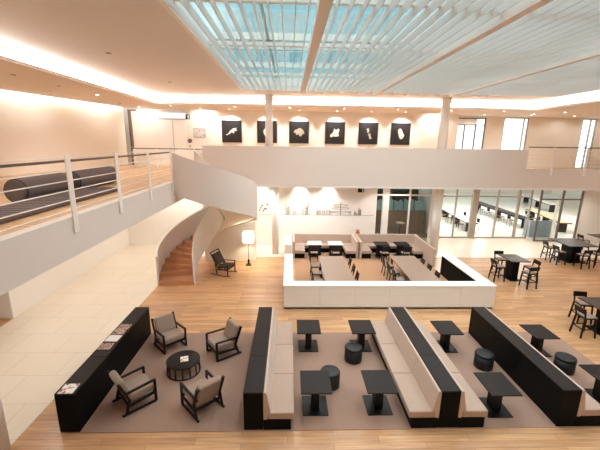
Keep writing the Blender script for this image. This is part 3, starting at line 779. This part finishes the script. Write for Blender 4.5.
# ================================================================ CANTEEN BEYOND THE GLASS
def canteen_table(label, x, y, rz, L, m):
    t = thing('canteen_table', label, 'table', (x, y, 0), rz, 'long canteen tables behind the glass')
    MB().box(-.4, .4, -L / 2, L / 2, .72, .76).build('table_top', m, t)
    MB().box(-.405, .405, -L / 2 - .005, L / 2 + .005, .66, .72).build('edge', M['blacktop'], t)
    for sy in (-1, 0, 1):
        MB().box(-.25, .25, sy * (L / 2 - .3) - .03, sy * (L / 2 - .3) + .03, 0, .66).build('leg', M['blacktop'], t)
    return t
canteen_table('white canteen table just right of the column, behind the glass', 13.0, 26.2, -.1, 5.6, M['canteentop'])
canteen_table('dark canteen table along the back, seen through the middle door', 17.7, 28.6, -.04, 8.0, M['blacktop'])
canteen_table('pale wooden canteen table behind the right glass wall', 20.1, 26.2, -.22, 5.6, M['woodtop'])
canteen_table('white canteen table far back in the room', 25.0, 34.0, -.2, 6.0, M['canteentop'])
def wire_chair(label, x, y, rz):
    t = thing('canteen_chair', label, 'chair', (x, y, 0), rz, 'slim dark canteen chairs behind the glass')
    for sx in (-1, 1):
        for sy in (-1, 1):
            MB().tube([(sx * .22, sy * .22, 0), (sx * .18, sy * .18, .44)], .012, 6).build('leg', M['black'], t)
    MB().box(-.2, .2, -.2, .2, .44, .46, .005).build('seat', M['framedark'], t)
    MB().box(-.2, .2, -.225, -.205, .55, .82, .005).build('backrest', M['black'], t)
    for sx in (-.18, .18): MB().tube([(sx, -.2, .45), (sx, -.215, .6)], .012, 6).build('back_post', M['black'], t)
    return t
wc = None
spots = []
for i, nm in enumerate(('nearest the doors', 'second from the doors', 'third from the doors', 'fourth from the doors')):
    spots.append(('canteen chair on the near side of the white table, ' + nm, 12.35 + .1 * i, 24.2 + i * 1.1, -PI / 2 - .1))
for i, nm in enumerate(('nearest the doors', 'second from the doors', 'third from the doors')):
    spots.append(('canteen chair on the far side of the white table, ' + nm, 13.5 + .1 * i, 24.4 + i * 1.2, PI / 2 - .1))
for i, nm in enumerate(('at the near end', 'second from the near end', 'third from the near end', 'at the far end')):
    spots.append(('canteen chair along the dark table, ' + nm, 16.95 + .05 * i, 25.6 + i * 1.5, -PI / 2))
for i, nm in enumerate(('nearest the glass', 'second from the glass', 'third from the glass', 'farthest from the glass')):
    spots.append(('canteen chair left of the pale wooden table, ' + nm, 18.85 + .25 * i, 24.2 + i * 1.1, -PI / 2 - .22))
for lb, x, y, r in spots:
    if wc is None: wc = wire_chair(lb, x, y, r)
    else: clone(wc, lb, (x, y, 0), r)
tag(MB().box(16.1, 17.7, 22.3, 22.36, 0, 1.15, .005).box(16.1, 16.16, 22.36, 22.9, 0, 1.15).build('room_divider', M['bluegrey']), 'blue-grey divider screen behind the right glass wall', 'screen')
S('wall_canteen', M['wall'], (33.8, 34, 22.2, 44, 0, 3.95), (21.5, 34, 22.1, 22.2, 0, 3.95), (9.5, 9.6, 22.2, 44, 0, 3.95), (8.6, 34, 44, 44.2, 0, .9), (8.6, 34, 44, 44.2, 3.2, 3.95), label='white walls of the canteen')
window_unit('window_6', 8.6, 33.8, 44.02, .9, 3.2, tuple(8.6 + 3.1 * i for i in range(1, 8)), (), 'frame', .1, label='window band at the far end of the canteen')
for i, (x, y) in enumerate(((12, 25.5), (12, 31), (18, 25.5), (18, 31), (24, 28), (24, 35), (15, 38))):  # glowing panels added to make the canteen bright
    struct(MB().box(x - .9, x + .9, y - .9, y + .9, 3.90, 3.945).build('fill_panel', M['panel']), 'flat glowing panel added under the canteen ceiling')
# pendant lamp over the wooden canteen table
# courtyard
S('wall_courtyard', M['court'], (4.0, 9.5, 25.4, 25.6, 0, 3.9), (3.9, 4.0, 22, 25.6, 0, 3.9), label='brown courtyard wall')
for i, (x, w, dz) in enumerate(((6.05, .62, 0), (6.75, .66, .06), (7.45, .62, -.04), (8.15, .66, .05), (8.85, .6, -.03))):
    tag(MB().prism([(x - w / 2, 1.57), (x + w / 2, 1.57), (x + w / 2, 2.2 + dz), (x + w * .2, 2.36 + dz), (x - w * .1, 2.22 + dz), (x - w / 2, 2.34 + dz)], 23.3, 23.34, 'Y').box(x - .03, x + .03, 23.34, 23.38, 1.57, 2.1).build('screen_panel', M['teal']), 'pale teal courtyard screen, %s of the five' % ('leftmost', 'second from the left', 'middle one', 'fourth from the left', 'rightmost')[i], 'screen', 'teal courtyard screens')
tag(MB().box(5.3, 9.3, 23.2, 23.6, 0, 1.5, .02).box(5.3, 9.3, 23.16, 23.64, 1.5, 1.566).build('planter_wall', M['court']), 'low brown planter wall behind the teal courtyard screens', 'planter')
def hedge(x0, x1, y0, y1, z0, z1, lb, seed):
    r = random.Random(seed); b = MB()
    for k in range(520):
        p = Vector((r.uniform(x0, x1), r.uniform(y0, y1), r.uniform(z0, z1)))
        q = Matrix.Rotation(r.uniform(0, 6.3), 3, 'Z') @ Matrix.Rotation(r.uniform(-1, 1), 3, 'X')
        s = r.uniform(.06, .14)
        b.bm.faces.new([b.bm.verts.new(p + q @ Vector(v)) for v in ((-s, 0, 0), (0, -s * .6, 0), (s, 0, 0), (0, s * .6, 0))])
    b.box(x0 + .1, x1 - .1, y0 + .1, y1 - .1, 0, z1 - .15)
    tag(b.build('hedge', M['hedge']), lb, 'hedge')
hedge(5.6, 7.1, 24.1, 24.9, .2, 3.3, 'dark green hedge behind the left teal screens of the courtyard', 5)
hedge(7.3, 9.2, 24.2, 24.9, .2, 3.0, 'dark green hedge behind the right teal screens of the courtyard', 6)
o = thing('bistro_table', 'small round table outside the courtyard window', 'table', (7.1, 21.6, 0))
MB().lathe([(.3, 1.08), (.3, 1.11)], 24).build('table_top', M['woodtop'], o)
MB().lathe([(.2, 0), (.2, .02), (.025, .03), (.025, 1.08)], 16).build('stem', M['dark'], o)

# ================================================================ CEILING FITTINGS
def downlight(x, y, z, lit, lb):
    o = MB().lathe([(.075, z - .012), (.075, z - .001)], 20, (x, y, 0)).build('downlight', M['frame']); struct(o, lb)
    MB().lathe([(.05, z - .016), (.05, z - .0125)], 16, (x, y, 0)).build('lens', M['lamp'] if lit else M['framedark'], o)
def lamp(kind, loc, energy, color, size=.3, spot=None, target=None, name='lamp_light', blend=.6):
    L = bpy.data.lights.new(name, kind); L.energy = energy; L.color = color
    if kind == 'AREA': L.shape = 'DISK'; L.size = size
    if kind == 'SPOT': L.spot_size = math.radians(spot); L.spot_blend = blend; L.shadow_soft_size = size
    if kind == 'POINT': L.shadow_soft_size = size
    o = bpy.data.objects.new(name, L); COL.objects.link(o); o.location = loc
    if target is not None:
        o.rotation_euler = (Vector(target) - Vector(loc)).to_track_quat('-Z', 'Y').to_euler()
    return o
WARM = (1.0, .975, .94); NEUT = (1.0, 1.0, 1.0)
for x, y, lit in ((-8.2, 16.0, 1), (-8.3, 11.5, 0), (-8.3, 13.6, 0), (-8.3, 7.5, 1), (-8.85, 19.5, 0), (14.6, 21.5, 1), (17.5, 21.5, 0), (16, 14, 1), (16, 8, 1)):
    downlight(x, y, ZS, lit, 'recessed downlight in the lower soffit')
    if lit: lamp('SPOT', (x, y, ZS - .03), 260, WARM, .06, 130, (x, y, 0))
for x, y in ((-4.95, 10.5), (-4.85, 15.2), (-4.9, 6.0)):
    downlight(x, y, ZC, 0, 'small recessed fitting in the raised ceiling')
    lamp('SPOT', (x, y, ZC - .03), 120, WARM, .08, 110, (x + .8, y, 0))
for x, y in ((1.5, 17.6), (5.5, 17.6), (9.5, 17.6)):
    downlight(x, y, ZC, 0, 'small recessed fitting in the raised ceiling')
    lamp('SPOT', (x, y, ZC - .03), 150, WARM, .08, 100, (x, y - 3.0, 0))
for x, _ in PX:
    downlight(x, 21.75, ZS, 1, 'picture spotlight in the soffit')
    lamp('SPOT', (x, 21.75, ZS - .04), 130, NEUT, .04, 95, (x, 22.45, 6.4))
for x, y in ((9.0, 21.6), (12.2, 22.6), (15.2, 22.6), (18.0, 22.6), (20.4, 22.6), (-5.2, 21.5), (-8.6, 21.2)):  # fittings and spots added to brighten the upper walls
    downlight(x, y, ZS, 1, 'added wall washer in the upper soffit')
    lamp('SPOT', (x, y, ZS - .03), 40 if x > 10 else 110, NEUT, .06, 125, (x, 24, 5.2))
for y in (4.0, 8.0, 12.0, 16.0, 20.0):  # spots added to lift the brightness of the gallery wall
    downlight(lx(y) + 1.25, y, ZS, 0, 'added wall washer by the gallery wall')
    lamp('SPOT', (lx(y) + 1.25, y, ZS - .03), 40, NEUT, .06, 140, (lx(y), y, 6.0))
for x in (-6.5, -3.0, 0.0, 3.0, 6.0, 9.0, 12.0, 15.5, 19.0):  # added spots: their bounce off the deck brightens soffit and walls
    downlight(x, 20.2, ZS, 1, 'added downlight over the upper bridge')
    lamp('SPOT', (x, 20.2, ZS - .03), 230 if x < 10 else 120, NEUT, .06, 100, (x, 20.3, 4.5))
# added area lamps under the skylight beams, brightening the lounge
for bx, ys in ((.54, (5.5, 8.5, 11.5, 14.5)), (3.73, (5.5, 8.5, 11.5, 14.5)), (7.15, (5.5, 8.5, 11.5, 14.5))):
    for y in ys:
        lamp('AREA', (bx, y, 8.03), 30, NEUT, .3, target=(bx, y, 0))
# under-bridge downlights washing the drawing wall
for x in (-1.55, .63, 2.26, 6.5):
    downlight(x, 19.75, 3.96, 1, 'recessed wall washer under the bridge')
    lamp('SPOT', (x, 19.75, 3.92), 58, NEUT, .04, 80, (x, 20.1, 2.4))
for x, y in ((-1.65, 18.3), (0.5, 18.3), (1.9, 18.8), (5.5, 18.8), (10.5, 19.8), (14, 19.8), (17.5, 19.5)):  # first two are added lamps that brighten the slim column
    downlight(x, y, 3.96, 1, 'one of the downlights under the bridge, two of them added fill')
    lamp('SPOT', (x, y, 3.92), 135, NEUT, .06, 140, (x, y, 0))
for x, y in ((-7.2, 6.5), (-7.2, 9.5), (-7.2, 12.5), (-7.2, 15.5)):
    downlight(x, y, 3.76, 1, 'recessed downlight under the gallery')
    lamp('SPOT', (x, y, 3.72), 95, WARM, .06, 140, (x, y, 0))
for x, y in ((-7.0, 18.7), (-5.2, 19.2)):
    downlight(x, y, 3.96, 1, 'one of the downlights under the bridge, two of them added fill')
    lamp('SPOT', (x, y, 3.92), 110, WARM, .06, 140, (x, y, 0))
lamp('POINT', (-2.0, 16.65, 1.5), 210, (1.0, .84, .6), .06, name='floor_lamp_light')
# added area lamps standing in for daylight in the canteen
for x, y in ((12, 25.5), (18, 25.5), (12, 32), (18, 32), (24, 28)):
    lamp('AREA', (x, y, 3.88), 150, (1, .99, .98), 1.6, target=(x, y, 0))
# cove light strips as area lights would be redundant: the strips themselves emit

# ================================================================ WORLD, CAMERA, VIEW
w = bpy.data.worlds.new('World'); SC.world = w; w.use_nodes = True
nt = w.node_tree; nt.nodes.clear()
tc = nt.nodes.new('ShaderNodeTexCoord'); sp = nt.nodes.new('ShaderNodeSeparateXYZ'); nt.links.new(tc.outputs['Generated'], sp.inputs[0])
cr = nt.nodes.new('ShaderNodeValToRGB')
cr.color_ramp.elements[0].position = 0.07; cr.color_ramp.elements[0].color = (1.3, 1.35, 1.4, 1)
e_ = cr.color_ramp.elements.new(.14); e_.color = (.16, .30, .33, 1)
e_ = cr.color_ramp.elements.new(.42); e_.color = (.17, .31, .34, 1)
cr.color_ramp.elements[-1].position = 0.75; cr.color_ramp.elements[-1].color = (1.1, 1.2, 1.25, 1)
nt.links.new(sp.outputs['Z'], cr.inputs['Fac'])
n = nt.nodes.new('ShaderNodeTexNoise'); n.inputs['Scale'].default_value = 2.5; n.inputs['Detail'].default_value = 5
nt.links.new(tc.outputs['Generated'], n.inputs['Vector'])
c2 = nt.nodes.new('ShaderNodeValToRGB'); c2.color_ramp.elements[0].position = .5; c2.color_ramp.elements[0].color = (0, 0, 0, 1); c2.color_ramp.elements[1].position = .68
nt.links.new(n.outputs['Fac'], c2.inputs['Fac'])
mx = nt.nodes.new('ShaderNodeMix'); mx.data_type = 'RGBA'
nt.links.new(c2.outputs['Color'], mx.inputs['Factor']); nt.links.new(cr.outputs['Color'], mx.inputs['A']); mx.inputs['B'].default_value = (.75, .82, .84, 1)
bg = nt.nodes.new('ShaderNodeBackground'); bg.inputs['Strength'].default_value = 1.7
nt.links.new(mx.outputs['Result'], bg.inputs['Color'])
ow = nt.nodes.new('ShaderNodeOutputWorld'); nt.links.new(bg.outputs[0], ow.inputs['Surface'])

cd = bpy.data.cameras.new('Camera'); cam = bpy.data.objects.new('Camera', cd); COL.objects.link(cam)
cd.sensor_width = 36.0; cd.lens = 36.0 * 350.0 / 600.0; cd.clip_start = .05; cd.clip_end = 300
F = Vector((0.0312723336, 0.9727856461, -0.2295868635)); R = Vector((0.9994879, -0.02887716, 0.01378576)); U = Vector((-0.00678078, 0.229900405, 0.973190539))
mw = Matrix(((R.x, U.x, -F.x, 0), (R.y, U.y, -F.y, 0), (R.z, U.z, -F.z, 6.0), (0, 0, 0, 1)))
cam.matrix_world = mw
SC.camera = cam
vs = SC.view_settings
SC.display_settings.display_device = 'sRGB'
vs.view_transform = 'Standard'; vs.look = 'None'; vs.gamma = 1.0; vs.use_curve_mapping = False; vs.exposure = 0.55
SC.cycles.use_denoising = True
SC.cycles.max_bounces = 10; SC.cycles.diffuse_bounces = 6; SC.cycles.transparent_max_bounces = 16
SC.cycles.sample_clamp_indirect = 6.0
